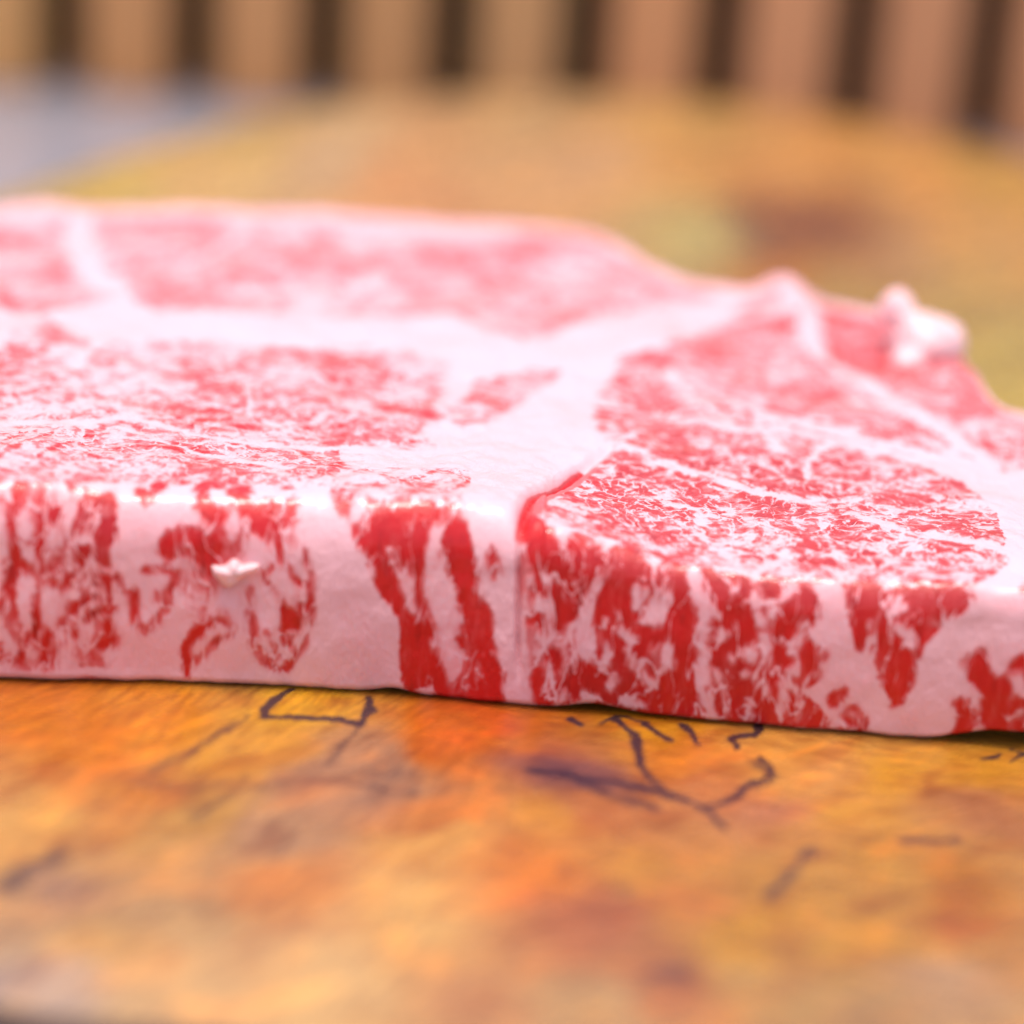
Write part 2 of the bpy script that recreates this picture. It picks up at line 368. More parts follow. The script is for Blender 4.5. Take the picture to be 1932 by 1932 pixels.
# ---- cut face, left third
reds([
 (62,(110,290),(100,400),(80,480),(95,600),(105,700),(60,850),(20,960),(-30,1000)),
 (42,(105,700),(170,780),(200,860),(205,960),(215,1080),(190,1110),(150,1160),(120,1270)),
 (42,(90,850),(75,950),(110,1080),(140,1150),(170,1180)),(52,(210,1090),(140,1160),(130,1280)),
 (35,(110,300),(170,330),(210,400),(230,430)),(38,(230,300),(235,400)),(28,(140,220),(200,180),(290,190),(300,260)),
 (26,(360,180),(390,260),(400,330)),(30,(380,380),(370,430)),(60,(170,190),(230,215)),
 (48,(290,470),(240,540),(225,640),(250,760),(300,840),(360,860),(410,800),(440,720),(470,640),(560,690),(600,730)),
 (60,(345,650),(330,730),(310,790)),(40,(380,800),(380,850)),(50,(480,330),(470,400),(450,480),(430,560)),
 (60,(480,370),(560,380),(620,360)),(42,(630,340),(650,430),(640,520),(600,590),(560,560)),(24,(530,430),(590,480),(600,560)),
 (38,(470,650),(510,740),(530,800),(600,820),(690,810),(700,900)),(40,(590,640),(610,720),(560,700)),
 (48,(540,810),(550,900),(470,960),(420,1010)),(42,(610,830),(600,930),(620,990),(560,1000),(500,1040),(440,1100),(420,1150)),
 (30,(470,900),(460,930)),(48,(280,1130),(250,1230),(230,1330)),(42,(370,1180),(320,1250),(300,1330)),(26,(330,1080),(380,1040)),
 (66,(600,1080),(620,1150),(590,1190)),(28,(450,1090),(500,1150),(490,1230)),(28,(520,1050),(560,1120),(560,1170)),
 (30,(450,1385),(560,1380),(620,1385)),(30,(0,720),(10,780)),(30,(0,1200),(10,1260)),
 (70,(790,320),(830,370)),(56,(910,240),(890,330)),(26,(830,380),(880,320)),
 (70,(1160,290),(1150,380),(1200,430),(1270,470)),(46,(1170,280),(1260,290),(1310,240),(1330,330)),
 (56,(1380,300),(1380,390),(1440,430),(1530,470),(1590,510),(1630,490),(1650,380)),(38,(1480,370),(1560,400),(1640,460)),(36,(1560,260),(1640,300)),
 (56,(930,680),(930,630),(1000,570),(1080,570),(1140,600),(1110,650)),(36,(960,700),(1060,690),(1140,740)),(32,(1010,600),(980,650)),
 (34,(1190,580),(1290,600),(1240,680)),(22,(1150,590),(1220,640),(1180,710)),
 (38,(1370,690),(1370,600),(1430,520),(1500,550),(1560,620),(1570,700),(1540,760),(1490,800)),
 (36,(1540,560),(1640,600),(1720,670),(1765,760),(1775,900),(1770,1050),(1730,1170),(1660,1270),(1570,1340),(1490,1280),(1440,1170),(1420,1050),(1400,960),(1410,880)),
 (34,(1480,800),(1560,880),(1610,980),(1680,1070),(1670,1130)),(32,(1570,640),(1620,740),(1680,820),(1740,860)),
 (66,(1610,1000),(1640,1080),(1670,1080)),(50,(1490,1290),(1560,1330)),(30,(1620,1100),(1640,1190)),(22,(1500,1120),(1540,1140)),
 (46,(1220,1050),(1110,1130),(1070,1200),(1065,1290),(1060,1360)),(28,(1250,1050),(1310,1090),(1300,1140),(1220,1180),(1150,1240),(1110,1290)),
 (38,(830,770),(880,760)),(42,(900,760),(970,800),(960,900),(930,990),(860,1060),(820,1120)),(46,(760,880),(770,950),(760,1030),(800,1080)),(26,(860,960),(900,900)),
], u1*1.12, Z1)
# flecks on the near lip of the top face, left
reds([(50,(0,1020),(120,950),(200,930)),(40,(80,1070),(170,1000),(260,960)),(44,(20,960),(100,930)),(36,(300,945),(390,935)),
 (50,(430,990),(560,985),(680,1000)),(40,(330,1010),(420,1030)),(40,(450,1030),(540,1030)),(40,(950,1055),(1010,1040),(1080,1040)),(30,(940,1090),(1000,1080)),
 (24,(1180,1025),(1250,1030),(1280,1050),(1240,1080),(1180,1100)),(26,(780,1050),(900,1050)),(26,(1380,1140),(1480,1120)),
 (24,(1520,1110),(1600,1090),(1690,1080),(1760,1100),(1740,1130)),(24,(1560,1140),(1640,1120))], .0026, V4, soft=.06, k=1.0, st=.5)
# ---- cut face, middle strap
reds([
 (44,(175,370),(190,480),(215,600),(270,760),(330,900),(420,990),(520,1040)),(100,(375,430),(370,560),(380,700),(400,850)),(80,(430,440),(425,600)),
 (80,(400,850),(460,930),(520,1000)),(120,(530,1040),(555,1170),(545,1270)),(56,(485,1050),(490,1200),(520,1360)),(56,(620,1180),(680,1300),(700,1380)),
 (44,(550,430),(560,560),(560,700),(570,850),(590,980),(600,1060)),(34,(490,460),(480,620),(470,720)),(34,(300,760),(370,900)),
 (82,(745,470),(780,620),(800,760),(830,880),(870,1000),(905,1120),(940,1250),(950,1390)),(36,(800,1000),(860,1120),(835,1250),(850,1380)),
 (36,(640,420),(690,480),(740,500)),(36,(600,420),(700,380),(770,410)),(60,(600,400),(640,420)),(22,(930,500),(930,560),(960,740)),(22,(890,1150),(890,1280),(870,1380)),
 (30,(780,1080),(830,1250)),(22,(1050,400),(1055,560),(1095,700),(1135,950),(1155,1150),(1175,1400)),(50,(1075,370),(1110,440),(1130,560)),
 (110,(1190,540),(1200,590)),(130,(1450,620),(1440,700),(1405,790)),(110,(1680,690),(1620,780),(1600,850)),(90,(1700,700),(1800,720),(1840,740)),
 (50,(1150,640),(1150,760),(1180,900),(1190,1050)),(60,(1290,640),(1280,740)),
], u2*1.35, Z2)
fats([
 (26,(470,760),(520,900)),(22,(450,620),(450,760)),(20,(540,640),(540,760)),
 (34,(1110,600),(1130,760),(1150,900)),(46,(1235,880),(1240,1000),(1250,1100)),(34,(1190,1170),(1240,1260),(1225,1370)),
 (76,(1480,800),(1450,900),(1410,1050),(1400,1120)),(70,(1590,640),(1540,720),(1480,820)),(40,(1310,760),(1340,860)),(34,(1200,620),(1230,760)),
 (110,(1745,810),(1790,900),(1750,960)),(40,(1700,800),(1690,900)),(30,(1840,900),(1870,860)),(46,(1545,1100),(1510,1190)),(110,(1480,1370),(1410,1410)),(70,(1640,1390),(1720,1400)),
 (46,(1860,1120),(1835,1220),(1890,1180)),(44,(1620,1020),(1680,1060)),(40,(1340,1350),(1280,1400)),(26,(1700,1200),(1770,1300)),(46,(1590,1250),(1560,1330)),
 (24,(1170,1000),(1200,1150)),(20,(1350,1000),(1330,1250)),(90,(1740,600),(1800,650)),(80,(1250,480),(1400,520),(1560,560)),(60,(1300,560),(1350,640)),(26,(1500,1000),(1440,1180)),(20,(1650,1120),(1690,1180)),
], u2, Z2, k=.6)
# ---- cut face, right third
reds([
 (110,(60,690),(20,820),(20,960)),(150,(250,700),(300,740),(260,840)),(90,(330,880),(260,960),(250,1060)),(110,(540,700),(500,760)),(170,(680,780),(660,850),(590,930)),
 (90,(540,960),(560,1060)),(130,(980,760),(980,860)),(120,(1330,760),(1340,860)),(110,(1140,900),(1130,960)),(110,(1540,730),(1600,740)),
 (110,(770,1080),(740,1170)),(120,(320,1290),(350,1380)),(120,(40,1250),(60,1380)),(80,(1230,1080),(1220,1180)),(60,(1280,1150),(1260,1260)),
 (46,(1190,1260),(1240,1270),(1240,1340),(1190,1350)),
], u3, Z3, k=.9)
fats([
 (84,(100,640),(120,800),(110,950),(100,1100),(130,1250),(160,1430)),(52,(420,620),(420,760),(440,900),(500,1050),(520,1160)),(60,(640,680),(540,800),(440,880)),
 (105,(845,680),(855,850),(885,1000)),(130,(900,1000),(970,1150),(1040,1300),(1120,1450)),(66,(790,920),(700,960),(620,1010)),
 (80,(1160,780),(1230,810)),(30,(1110,850),(1050,980),(1040,1090)),(44,(1200,910),(1280,960),(1260,1010)),(22,(1480,740),(1520,850)),
 (44,(270,1090),(290,1160),(350,1180)),(40,(190,1000),(260,960)),(30,(350,1000),(400,1100)),(30,(600,1020),(640,1120),(620,1200)),(34,(150,1150),(220,1220),(240,1350)),
 (40,(560,1230),(640,1260),(740,1300),(820,1290)),(36,(560,1250),(560,1400)),(60,(800,1440),(850,1480)),(30,(420,1180),(460,1280)),(30,(690,900),(780,1010)),(30,(270,760),(300,720)),
 (26,(960,740),(990,720)),(40,(1390,880),(1460,900)),(26,(900,1100),(700,1230)),(24,(660,1350),(620,1450)),(30,(380,1340),(400,1440)),
 (60,(880,560),(860,660)),(70,(130,520),(160,560)),(60,(1560,520),(1620,600),(1660,680)),(50,(780,300),(850,470),(880,560)),
], u3, Z3, k=.58)
reds([
 (130,(1660,1110),(1690,1200),(1760,1280)),(110,(1760,1330),(1775,1440),(1770,1510)),(90,(1580,1350),(1600,1440),(1570,1540)),(60,(1850,1400),(1900,1330)),(70,(880,1280),(850,1330)),
 (44,(900,1420),(950,1370),(1010,1410),(1030,1470),(990,1520),(920,1510)),(50,(930,1440),(980,1480)),(60,(1900,1450),(1920,1530)),(90,(1930,1120),(1990,1260)),(90,(1960,1350),(2050,1500)),
 (60,(2050,900),(2100,1100)),(80,(1930,700),(2000,760)),
], u3, Z3)
# ---- the top face: seams and veins of fat, widths in centimetres
for wd, *pts in [
 (.20,(560,790),(640,840),(760,880),(900,920),(1050,960),(1200,990),(1350,1030),(1500,1070),(1650,1110),(1900,1160)),
 (.20,(400,560),(470,640),(600,680),(780,700),(930,735),(1100,740),(1250,765),(1400,800),(1550,840),(1700,900)),
 (.12,(700,540),(800,630),(900,700),(1000,740)),(.06,(1000,680),(1020,740)),(.08,(600,740),(540,770),(460,790)),
 (.34,(480,520),(420,600),(390,680),(400,760),(430,800)),(.20,(1060,760),(1090,800)),(.10,(1280,770),(1200,830),(1180,900)),
 (.3,(1060,330),(1150,260),(1190,300),(1200,450),(1330,540),(1450,620),(1600,690),(1750,810),(1932,900)),
 (.28,(1180,300),(1050,330),(900,360),(650,430),(480,480)),(.4,(1700,880),(1830,900),(1900,1000),(1960,1130),(1960,1250)),
 (.30,(1600,820),(1700,880)),(.16,(700,990),(790,1010),(810,1060)),
 (.2,(1350,640),(1450,660),(1600,720)),(.16,(620,980),(700,960)),(.25,(1920,640),(1990,700)),(.12,(1560,760),(1700,820))]:
    stroke(wd*1.0, pts, -1, soft=.04+.15*wd, strength=.92, **V5)
for wd, *pts in [
 (.20,(1560,975),(1200,992),(900,965),(700,930),(520,885),(450,872),(300,895),(0,892),(-200,900)),(.14,(450,905),(600,960),(850,1030),(1100,1060)),
 (.14,(500,880),(530,840),(580,800)),(.22,(440,340),(480,450),(560,520),(800,560),(1150,605),(1400,615),(1700,565)),(.3,(560,520),(400,570),(330,620),(280,690)),
 (.38,(1700,540),(1780,640),(1740,720),(1710,800),(1690,880),(1640,930),(1900,950)),(.7,(-40,470),(60,500)),(.5,(330,40),(290,150),(320,300),(420,380)),
 (.5,(1350,190),(1600,190),(1932,200)),(.3,(0,620),(20,500)),(.2,(1000,60),(820,240),(700,290)),(.3,(900,400),(1100,400)),(.3,(0,60),(200,90)),(.3,(1450,330),(1350,400)),
 (.10,(500,720),(700,790),(900,850)),(.10,(930,760),(940,870)),(.09,(1000,880),(1100,930),(1300,960)),(.10,(1450,740),(1480,800)),(.12,(0,760),(300,740),(520,770)),(.08,(100,860),(260,850))]:
    stroke(wd*.9, pts, -1, soft=.05+.22*wd, strength=.9, **V4)
# dense lean patches near the sharp zone
for wd, *pts in [(.22,(600,980),(640,1010)),(.16,(800,900),(830,950)),(.2,(1160,1010),(1260,1010),(1300,1050)),(.16,(1420,1010),(1560,1080)),(.2,(960,850),(1010,870)),(.2,(780,830),(840,820)),(.2,(560,690),(640,700)),(.12,(590,850),(640,890)),
 (.12,(480,960),(500,980)),(.14,(700,880),(780,950)),(.16,(880,1040),(1000,1050))]:
    stroke(wd, pts, 1, soft=.16, strength=.75, **V5)
for wd, *pts in [(.25,(1430,930),(1530,960)),(.5,(1500,830),(1600,850)),(.2,(1250,870),(1340,910)),(.15,(520,840),(620,830)),(.2,(1780,850),(1850,830))]:
    stroke(wd, pts, 1, soft=.3, strength=.6, **V4)
# clean fat of the wide seam, then the blood-red lip of the cleft
region([(585, 960), (655, 975), (690, 1085), (755, 1185), (745, 1320), (560, 1310), (610, 1200), (612, 1100)], -1.0)
region([(890, 870), (960, 790), (1085, 760), (1135, 850), (1075, 875), (985, 945), (975, 985), (890, 960)], -1.0)
cw = (topness > .5) & (U < cleft_x(Y)+.04) & (dcl < .5) & (Y < cleft[-1, 1]+.3)
bias = np.where(cw, np.minimum(bias, -1.0), bias); grain = np.where(cw, .2, grain)
mc = (topness > .6) & (Y < cleft[3, 1]+.2)
bias = np.where(mc, np.maximum(bias, .75-dcl/.055), bias)
grain = np.where(mc & (dcl < .2), 0, grain)

# clumps of denser and leaner marbling on the top, soft smeared cut on the front
mt = (bias > -.7) & (bias < .7) & (W > 1.9) & ~((dcl < .2) & (Y < cleft[3, 1]+.4))
bias = bias + np.where(mt, 0.85*(fbm(U*1.15, W*1.0, 151, 3)-.5), 0)
grain = np.where(mt, 1.3-.4*sstep(.6, -.6, U), grain)
grain[W > 8.0] *= .6
kx = np.exp(-.5*(np.arange(-6, 7)/1.9)**2); kx /= kx.sum()
bl = np.apply_along_axis(lambda a: np.convolve(a, kx, 'same'), 0, bias[:, :NF+NR+10])
bl = np.apply_along_axis(lambda a: np.convolve(np.pad(a, 6, 'edge'), kx, 'valid'), 1, bl)
fmix = sstep(NF+NR+8, NF+NR*.5, np.arange(NF+NR+10))[None]
bias[:, :NF+NR+10] += (bl-bias[:, :NF+NR+10])*fmix

bias[:, NF+NR+NTOP-5:] = np.minimum(bias[:, NF+NR+NTOP-5:], -.55)
# which muscle every face belongs to
MUS = {
 'left_eye': [(-300, 595), (90, 600), (150, 640), (400, 640), (560, 660), (700, 650), (860, 690), (880, 740), (770, 835), (640, 850), (640, 900), (570, 960), (605, 1060), (605, 1200), (560, 1275), (440, 1285), (-300, 1275)],
 'strap': [(632, 945), (700, 885), (880, 885), (885, 950), (905, 1080), (955, 1325), (775, 1322), (752, 1190), (700, 1130), (655, 1030)],
 'far_left': [(-300, 380), (0, 390), (600, 390), (1150, 395), (1240, 470), (1400, 520), (1180, 590), (1000, 640), (920, 625), (860, 590), (760, 600), (600, 600), (300, 590), (230, 560), (-300, 590)],
 'sliver': [(870, 800), (890, 720), (1000, 690), (1060, 700), (960, 775), (930, 800)],
 'ribeye_cap': [(985, 985), (1000, 960), (1150, 850), (1085, 755), (1130, 700), (1250, 690), (1450, 790), (1780, 870), (1885, 970), (1905, 1060), (1830, 1140), (1740, 1240), (1690, 1320), (1600, 1380), (1010, 1338), (988, 1120)],
 'far_right': [(1150, 690), (1300, 620), (1420, 560), (1520, 555), (1660, 560), (1800, 590), (1870, 730), (1990, 745), (1990, 900), (1780, 860), (1450, 780), (1250, 690)],
 'right_end': [(1800, 1230), (1850, 1190), (2100, 1200), (2100, 1400), (1770, 1380)],
}
owner = np.zeros((NC, NRW), int)
names = list(MUS)
for i, k in enumerate(names):
    q = conv([(a, b) for a, b in MUS[k]], 0, 0, 1.7086)
    if k in ('far_left', 'left_eye'): q[0, 0] = q[-1, 0] = -8.8
    owner[in_poly(UJ, WJ, q.tolist()) & (owner == 0)] = i+1
def gblur(a, sg):
    h = int(3*sg); k_ = np.exp(-.5*(np.arange(-h, h+1)/sg)**2); k_ /= k_.sum()
    a = np.apply_along_axis(lambda q_: np.convolve(np.pad(q_, h, 'edge'), k_, 'valid'), 0, a)
    return np.apply_along_axis(lambda q_: np.convolve(np.pad(q_, h, 'edge'), k_, 'valid'), 1, a)
# the light inside the flesh is not followed across the border between two muscles, so let it fade out there
ebd = np.zeros(owner.shape); ebd[1:] += owner[1:] != owner[:-1]; ebd[:, 1:] += owner[:, 1:] != owner[:, :-1]
soak = 1-np.clip(gblur(np.minimum(ebd, 1), 9)*30, 0, 1)
SV = (soak*soak*(3-2*soak)).ravel()
FQ = grid_faces(NC, NRW)
fo = owner.ravel()[FQ[:, 0]]
Vf = P.reshape(-1, 3)
ga = np.gradient(P, axis=0); gb = np.gradient(P, axis=1); NN = np.cross(ga, gb)
NN /= np.linalg.norm(NN, axis=-1, keepdims=True)+1e-12
if NN[NC//2, NF+NR+50, 2] < 0: NN = -NN
NN = NN.reshape(-1, 3); BV = bias.ravel(); GV = grain.ravel(); TV = np.maximum(tone, .5*sstep(.3, 1.5, U)*sstep(1.9, 2.4, W)).ravel()
steak = empty('beef_steak')
tag(steak, 'thick raw beef steak marbled red and white, lying on the burl wood board', 'steak')
lab = {'left_eye': 'pale, finely marbled muscle left of the wide fat seam', 'strap': 'narrow muscle of broad red and white vertical bands in the middle of the cut face',
       'far_left': 'pink blurred muscle at the far left of the top', 'sliver': 'small wedge of lean enclosed by white fat',
       'ribeye_cap': 'bright red muscle with coral-like marbling right of the cleft', 'far_right': 'darker red muscle on the raised far right side',
       'right_end': 'red lean at the lower right end of the cut face'}
for i in range(len(names)+1):
    fs = FQ[fo == i]
    if len(fs) == 0: continue
    used, inv = np.unique(fs, return_inverse=True)
    nm = 'fat_seam' if i == 0 else ('fat_lump' if names[i-1] == 'fat_lump' else 'muscle')
    o = mesh_from(nm, Vf[used], inv.reshape(-1, 4), FLESH, steak, attrs={'lean': BV[used], 'tone': TV[used], 'grain': GV[used], 'soak': SV[used]}, normals=NN[used])
    if i and names[i-1] in lab: o['label'] = lab[names[i-1]]

# ------------------------------------------------------------------ the scrap of fat stuck to the cut face
def surf_at(px, py):
    q = _px; i = np.argmin((q[:, 0]-px)**2+(q[:, 1]-py)**2); return P[cs].reshape(-1, 3)[i]
fatm = simple('white_fat', (.85, .53, .53), .4, 8, .2, (1, 1, 1), .85)
fatm.node_tree.nodes['Principled BSDF'].inputs['Subsurface Weight'].default_value = .4
fatm.node_tree.nodes['Principled BSDF'].inputs['Subsurface Scale'].default_value = .002
fatm.node_tree.nodes['Principled BSDF'].inputs['Subsurface Radius'].default_value = (1, .4, .3)
def blob(name, outline, origin, thick, parent=None, seed=0, tilt=.0):
    """ragged flake: closed outline in the x-z plane (cm), domed front, back resting on the meat"""
    O = catmull(outline, 5, True); n = len(O); c = O.mean(0); V = []; Fc = []
    rings = [0, .35, .62, .82, .95, 1.0, .9, .5, 0.05]
    for ri, q in enumerate(rings):
        for k in range(n):
            p = c+(O[k]-c)*max(q, .02)
            h = thick*math.sqrt(max(0, 1-q*q)) if ri < 6 else -thick*.35*(1-q)
            h += .25*thick*(vnoise(np.array(p[0]*14.), np.array(p[1]*14.), seed)-.5)*(ri < 5)
            V.append((origin[0]+p[0], origin[1]-h-.03+tilt*p[1], origin[2]+p[1]))
    for ri in range(len(rings)-1):
        for k in range(n):
            Fc.append((ri*n+k, (ri+1)*n+k, (ri+1)*n+(k+1) % n, ri*n+(k+1) % n))
    return mesh_from(name, V, Fc, fatm, parent)
# outline from the photograph: a little crown of fat, about 1.5 mm to 5 mm across
cr = surf_at(1320*.5694/1.7086, (1400+770*.5694)/1.7086)
crown = [(1190, 750), (1240, 745), (1270, 735), (1300, 705), (1330, 700), (1360, 725), (1420, 715), (1460, 725), (1440, 760), (1380, 790), (1330, 840), (1290, 868), (1240, 840), (1205, 800)]
fl = blob('fat_scrap', [((x-1320)*.0019, -(y-780)*.0020) for x, y in crown], cr, .15, None, 3, tilt=-.12)
tag(fl, 'small white crown-shaped scrap of fat stuck to the cut face of the steak', 'fat scrap')

def lump(name, parts, parent):
    # one irregular nodule: directions pushed out to the farthest of several soft ellipsoids
    nu, nv = 72, 44; V = []
    c0 = np.array(parts[0][0])
    for j in range(nv+1):
        th = math.pi*j/nv
        for i in range(nu):
            ph = 2*math.pi*i/nu; d = np.array([math.sin(th)*math.cos(ph), math.sin(th)*math.sin(ph), math.cos(th)])
            best = []
            for c, r in parts:
                r = np.array(r); o_ = (c0-np.array(c))/r; dd = d/r
                A = dd@dd; B = o_@dd; Cc = o_@o_-1; disc = B*B-A*Cc
                if disc > 0: best.append((-B+math.sqrt(disc))/A)
            t = sum(math.exp(8*b)*b for b in best)/sum(math.exp(8*b) for b in best)
            t *= 1+.22*(float(fbm(np.array(ph*1.6+2*d[2]), np.array(th*2.0), 131))-.5)
            V.append(c0+d*t)
    Fc = [(j*nu+i, (j+1)*nu+i, (j+1)*nu+(i+1) % nu, j*nu+(i+1) % nu) for j in range(nv) for i in range(nu)]
    return mesh_from(name, V, Fc, fatm, parent)
pL = surf_at(1745, 660)
lump('fat_lump', [((pL[0], pL[1], pL[2]+.04), (.44, .50, .46)), ((pL[0]-.38, pL[1]+.25, pL[2]+.45), (.24, .26, .28)), ((pL[0]+.30, pL[1]+.1, pL[2]+.10), (.28, .35, .34)), ((pL[0]-.28, pL[1]-.5, pL[2]-.02), (.26, .3, .2))], steak)

def curl(pts, r0, r1, name):
    C_ = catmull(pts, 8); n = len(C_); V = []; k = 8
    for i, c in enumerate(C_):
        t = C_[min(i+1, n-1)]-C_[max(i-1, 0)]; t /= np.linalg.norm(t)
        a = np.cross(t, [0, 1, .2]); a /= np.linalg.norm(a); b = np.cross(t, a); r = r0+(r1-r0)*i/(n-1)
        for j in range(k):
            an_ = 2*math.pi*j/k; V.append(c+r*(a*math.cos(an_)+.4*b*math.sin(an_)))
    Fc = [(i*k+j, i*k+(j+1) % k, (i+1)*k+(j+1) % k, (i+1)*k+j) for i in range(n-1) for j in range(k)]
    return mesh_from(name, V, Fc, fatm)
q = surf_at(1900, 890)
tag(curl([(q[0], q[1], q[2]-.03), (q[0]-.03, q[1], q[2]+.10), (q[0]-.08, q[1]+.02, q[2]+.19), (q[0]-.03, q[1], q[2]+.25), (q[0]+.03, q[1], q[2]+.22)], .035, .012, 'membrane_curl'),
    'tiny pale curl of membrane standing up on the right side of the steak top', 'membrane')

# ------------------------------------------------------------------ the wooden board
OUT = [(-9.4, 20.2), (-7.4, 25), (-4.6, 29.4), (-.8, 32.0), (3.3, 32.6), (6.7, 31.7), (10, 28.8), (14, 22), (16, 12), (13.5, 2), (8.5, -4.5), (4.8, -7.3), (1, -7.3), (-2.1, -6.78), (-4.3, -6.5), (-8, -5.0), (-11, 3), (-11.6, 11), (-10.7, 16)]
oc = catmull(OUT, 24, True); il, ir = np.argmin(oc[:, 0]), np.argmax(oc[:, 0])
oc = np.roll(oc, -il, 0); ir = (ir-il) % len(oc)
upper = oc[:ir+1]; lower = np.vstack([oc[ir:], oc[:1]])[::-1]
bx = np.unique(np.concatenate([np.linspace(oc[0, 0], -7, 50), np.arange(-7, 8, .035), np.linspace(8, oc[ir, 0], 60)]))
bx[0] += 1e-4; bx[-1] -= 1e-4
yU = np.interp(bx, upper[:, 0], upper[:, 1]); yL = np.interp(bx, lower[:, 0], lower[:, 1])
yL = yL + .10*(fbm(bx*1.3, bx*0, 71)-.5)*sstep(0, 2, yU-yL); yU = yU + .25*(fbm(bx*.8, bx*0, 75)-.5)*sstep(0, 2, yU-yL)
Lg = yU-yL; mid = np.clip(.9, yL+.25*Lg, yU-.25*Lg)
ta_, tb_ = np.linspace(0, 1, 230), np.linspace(0, 1, 141)[1:]**1.3
BY = np.concatenate([yL[:, None]+(mid-yL)[:, None]*ta_, mid[:, None]+(yU-mid)[:, None]*tb_], 1)
BX = np.repeat(bx[:, None], BY.shape[1], 1)
BZ = .03*(fbm(BX*.5, BY*.5, 81)-.5)-.015
ed = np.minimum(np.minimum(BY-yL[:, None], yU[:, None]-BY), 2)
BZ = BZ - .10*np.exp(-(ed/.35)**1.2)
BP = np.stack([BX, BY, BZ], -1); bpx = seen(BP.reshape(-1, 3)).reshape(*BX.shape, 2)
# colour of the wood, with the sky sheen at its near left painted in, read off the photograph at points of the board
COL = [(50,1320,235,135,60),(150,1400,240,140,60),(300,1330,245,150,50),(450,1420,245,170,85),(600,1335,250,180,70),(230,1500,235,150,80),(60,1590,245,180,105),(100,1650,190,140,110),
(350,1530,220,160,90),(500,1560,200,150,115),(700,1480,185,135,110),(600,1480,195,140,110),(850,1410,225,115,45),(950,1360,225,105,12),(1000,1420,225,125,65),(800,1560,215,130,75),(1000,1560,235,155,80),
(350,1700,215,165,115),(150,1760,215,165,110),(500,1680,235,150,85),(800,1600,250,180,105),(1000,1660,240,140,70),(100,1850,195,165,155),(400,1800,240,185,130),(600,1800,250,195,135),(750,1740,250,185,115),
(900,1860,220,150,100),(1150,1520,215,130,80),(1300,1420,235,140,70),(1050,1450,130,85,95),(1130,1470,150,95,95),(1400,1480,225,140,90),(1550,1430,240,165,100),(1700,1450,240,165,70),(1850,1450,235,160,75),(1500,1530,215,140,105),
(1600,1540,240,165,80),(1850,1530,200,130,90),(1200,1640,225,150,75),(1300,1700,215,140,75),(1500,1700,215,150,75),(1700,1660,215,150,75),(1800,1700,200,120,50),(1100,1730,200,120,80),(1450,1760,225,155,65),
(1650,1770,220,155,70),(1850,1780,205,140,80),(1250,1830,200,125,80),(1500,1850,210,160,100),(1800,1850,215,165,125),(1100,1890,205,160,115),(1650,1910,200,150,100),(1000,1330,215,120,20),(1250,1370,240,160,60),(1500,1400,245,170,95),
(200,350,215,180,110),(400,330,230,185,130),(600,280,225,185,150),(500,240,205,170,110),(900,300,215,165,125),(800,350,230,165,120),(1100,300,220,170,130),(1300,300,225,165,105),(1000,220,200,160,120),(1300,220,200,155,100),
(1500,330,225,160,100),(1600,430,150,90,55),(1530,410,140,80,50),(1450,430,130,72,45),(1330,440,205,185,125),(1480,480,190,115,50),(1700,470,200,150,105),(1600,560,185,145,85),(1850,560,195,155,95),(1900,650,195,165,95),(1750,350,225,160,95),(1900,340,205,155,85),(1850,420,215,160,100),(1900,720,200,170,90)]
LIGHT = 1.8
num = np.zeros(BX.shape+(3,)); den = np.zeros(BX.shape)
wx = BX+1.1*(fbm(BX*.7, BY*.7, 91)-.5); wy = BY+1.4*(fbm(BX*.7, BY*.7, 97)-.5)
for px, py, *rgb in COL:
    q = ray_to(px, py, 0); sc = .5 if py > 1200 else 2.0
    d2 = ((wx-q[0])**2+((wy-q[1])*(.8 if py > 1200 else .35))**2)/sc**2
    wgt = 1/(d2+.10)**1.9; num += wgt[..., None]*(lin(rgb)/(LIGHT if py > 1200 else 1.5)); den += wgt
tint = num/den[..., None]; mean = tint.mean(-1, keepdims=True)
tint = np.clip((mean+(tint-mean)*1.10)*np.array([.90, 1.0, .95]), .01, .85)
spalt = np.zeros(BX.shape)
def spalt_line(width, pts, ox, oy, s, inten=1.0, soft=.5):
    q = np.array([ray_to((ox+x*s)/1.7086, (oy+y*s)/1.7086, 0)[:2] for x, y in pts]); q = catmull(q, 4) if len(q) > 2 else q
    r = width*s/299/2*.9
    m = (np.abs(BX-q[:, 0].mean()) < np.ptp(q[:, 0])/2+r*4+.3) & (np.abs(BY-q[:, 1].mean()) < np.ptp(q[:, 1])/2+r*8+.5)
    jx = .16*(fbm(BX[m]*6, BY[m]*3, 101)-.5); jy = .26*(fbm(BX[m]*4, BY[m]*3, 103)-.5)
    d = seg_dist(BX[m]+jx, BY[m]+jy, q.tolist()); r0 = r; r = r*(.45+1.1*fbm(BX[m]*4, BY[m]*4, 107, 2))
    spalt[m] = np.maximum(spalt[m], inten*np.maximum(np.clip(1-(d-r*(1-soft))/(r*(1+soft)), 0, 1), .3*np.exp(-d/(r0*1.6+.03))))
A7 = (0, 2150, .88); A8 = (1600, 2150, .8804)
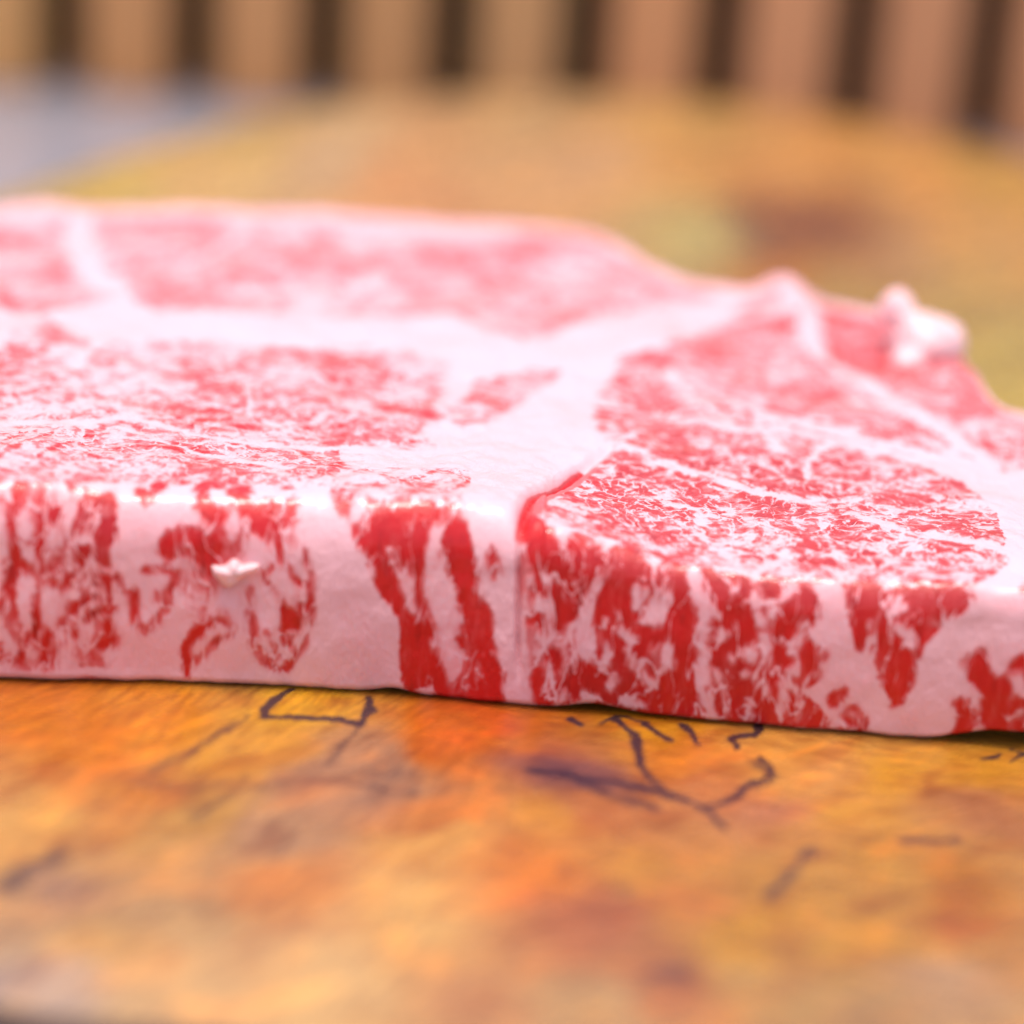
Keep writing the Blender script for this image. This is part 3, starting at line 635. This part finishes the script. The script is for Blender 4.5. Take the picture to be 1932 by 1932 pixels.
for wd, pts, I, so in [(34, [(1055, 85), (1000, 110), (965, 150), (972, 180), (1060, 172), (1150, 182), (1250, 183), (1310, 197)], 1, .3), (30, [(1365, 105), (1350, 150), (1320, 205)], 1, .3), (26, [(1320, 205), (1240, 290), (1190, 340)], .5, .9),
                       (80, [(500, 420), (700, 440), (900, 400)], .35, 1), (80, [(700, 560), (900, 440), (1200, 400), (1500, 380)], .38, 1), (90, [(220, 680), (120, 720), (20, 800)], .62, 1), (40, [(560, 380), (700, 310), (860, 200)], .5, .9), (30, [(820, 240), (900, 170)], .45, .9), (50, [(1250, 420), (1520, 460)], .45, 1)]:
    spalt_line(wd, pts, *A7, inten=min(1, I*1.12), soft=so)
for wd, pts, I, so in [(26, [(430, 195), (500, 250), (530, 330), (550, 400), (620, 440), (700, 480), (740, 500), (800, 550), (840, 590)], .95, .6), (22, [(740, 500), (830, 490), (900, 450), (960, 400), (1005, 355), (965, 328)], .9, .6),
                       (30, [(555, 215), (610, 240), (630, 265)], 1, .3), (26, [(690, 210), (710, 240), (740, 280)], .95, .5), (24, [(955, 212), (940, 250), (870, 262), (850, 265), (870, 280)], 1, .4), (60, [(130, 370), (250, 400), (400, 420), (550, 440), (650, 470)], .8, 1),
                       (70, [(300, 420), (440, 470), (560, 510)], .6, 1), (50, [(1160, 660), (1080, 750), (1000, 830)], .62, 1), (60, [(1500, 630), (1680, 625)], .6, 1), (40, [(230, 740), (400, 800), (850, 890)], .42, 1), (70, [(590, 1110), (690, 1120)], .55, 1),
                       (30, [(270, 190), (300, 200)], .9, .5), (20, [(1780, 335), (1840, 320)], .9, .5), (20, [(1880, 345), (1940, 318)], .9, .5), (20, [(380, 195), (460, 190), (560, 205)], .8, .6), (20, [(1880, 310), (1960, 320)], .9, .5), (60, [(950, 340), (1000, 400), (930, 430)], .6, 1)]:
    spalt_line(wd, pts, *A8, inten=min(1, I*1.12), soft=so)
spalt_line(260, [(1390, 400), (1470, 425), (1600, 420)], 0, 0, 1.7086, inten=.4, soft=1)
spalt_line(160, [(1400, 440), (1460, 480)], 0, 0, 1.7086, inten=.5, soft=1)
nR = BY.shape[1]; nC = len(bx)
board = empty('wooden_board')
tag(board, 'glossy orange-brown burl wood board with black vein lines, lying under the raw steak', 'serving board')
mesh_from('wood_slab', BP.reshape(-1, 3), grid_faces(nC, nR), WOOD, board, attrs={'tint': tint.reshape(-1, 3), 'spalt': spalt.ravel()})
loop = np.vstack([BP[:, 0], BP[-1, 1:-1], BP[::-1, -1], BP[0, -2:0:-1]])
cen = loop.mean(0); nl = len(loop)
d_ = loop-cen; d_[:, 2] = 0; d_ /= np.linalg.norm(d_, axis=1, keepdims=True)
an = np.arctan2(d_[:, 1], d_[:, 0]); rows_ = []
for j, (out_, z) in enumerate([(0, 0), (.14, -.10), (.26, -.3), (.34, -.8), (.32, -1.5), (.22, -2.3), (.05, -3.0), (-.2, -3.42)]):
    k_ = .22*(fbm(an*14+20, np.full(nl, j*.5), 111)-.5)*(j > 1)
    q = loop + d_*(out_+k_[:, None]) if np.ndim(k_) else loop+d_*out_
    q = q.copy(); q[:, 2] = (loop[:, 2] if j == 0 else loop[:, 2]*(.5 if j == 1 else 0)+z); rows_.append(q)
RW = np.array(rows_); idx = np.arange(8*nl).reshape(8, nl)
FF = np.stack([idx[:-1], np.roll(idx[:-1], -1, 1), np.roll(idx[1:], -1, 1), idx[1:]], -1).reshape(-1, 4)
mesh_from('live_edge', RW.reshape(-1, 3), FF, BARK, board)

# ------------------------------------------------------------------ table and slatted panel behind
def box(x0, x1, y0, y1, z0, z1, bev=.0):
    b = bev; V = []
    prof = [(z0, b), (z0+b, 0), (z1-b, 0), (z1, b)]
    for z, i in prof: V += [(x0+i, y0+i, z), (x1-i, y0+i, z), (x1-i, y1-i, z), (x0+i, y1-i, z)]
    Fc = [(3, 2, 1, 0)]
    for k in range(3):
        for j in range(4): Fc.append((k*4+j, k*4+(j+1) % 4, k*4+4+(j+1) % 4, k*4+4+j))
    Fc.append((12, 13, 14, 15)); return V, Fc
V, Fc = box(-80, 80, -35, 62, -6.5, -3.5, .3)
tb_o = mesh_from('table_top', V, Fc, TABLE, None, smooth=False)
tag(tb_o, 'pale lavender-white glossy table top showing at the far left behind the board', 'table')
FY = 44.6
def slat_mat(name, c):
    g = NT(name); co = g.coords((160, 160, 12))
    n = g.noise(co, 1.0, 4, .6, .3)
    cc = g.mix(g.mapr(n, .3, .7, 0, .35), c, tuple(x*.75 for x in c))
    return g.out(Base_Color=cc, Roughness=.55)
panel = empty('slatted_panel', (0, FY*CM, -3.5*CM))
tag(panel, 'upright panel of light brown wooden slats with dark gaps, out of focus behind the board', 'slatted panel')
def child(o): o.parent = panel; o.matrix_parent_inverse = Matrix.Translation((0, -FY*CM, 3.5*CM)); return o
pitch = 250/FPX*74.6                       # slat spacing at the panel's distance
gaps_px = [-137, 115, 364, 610, 856, 1105, 1363, 1620, 1870]
pv = []
for gx in gaps_px:
    d = RR*(gx-966)+UU*(966-60)+_fw*FPX; t = (FY-CAM[1])/d[1]; pv.append((CAM+d*t)[0])
pv = [pv[0]-pitch*k for k in range(9, 0, -1)] + pv + [pv[-1]+pitch*k for k in range(1, 10)]
gw = 90/FPX*74.6
slat_cols = [(196, 148, 100), (190, 138, 96), (192, 140, 98), (186, 136, 94), (188, 140, 98), (198, 138, 98), (200, 138, 102), (192, 134, 100)]
mats = [slat_mat('slat_wood_%d' % i, tuple(np.minimum(lin(c)*np.array([1.6, 1.5, 1.15]), .9))) for i, c in enumerate(slat_cols)]
for i in range(len(pv)-1):
    x0, x1 = pv[i]+gw/2, pv[i+1]-gw/2
    V, Fc = box(x0, x1, FY, FY+.7, -3.5, 9, .12)
    k = min(max(i-9, 0), 7)
    child(mesh_from('slat', V, Fc, mats[k], None, smooth=False))
V, Fc = box(pv[0], pv[-1], FY+2.6, FY+3.6, -3.5, 8.9, .1)
V2, F2 = box(pv[0], pv[-1], FY-.4, FY+4.2, 9.02, 10.6, .15); child(mesh_from('gap_shade_rail', V2, F2, mats[1], None, smooth=False))  # unseen rail, added to shade the gaps between the slats
child(mesh_from('backing_board', V, Fc, BACK, None, smooth=False))
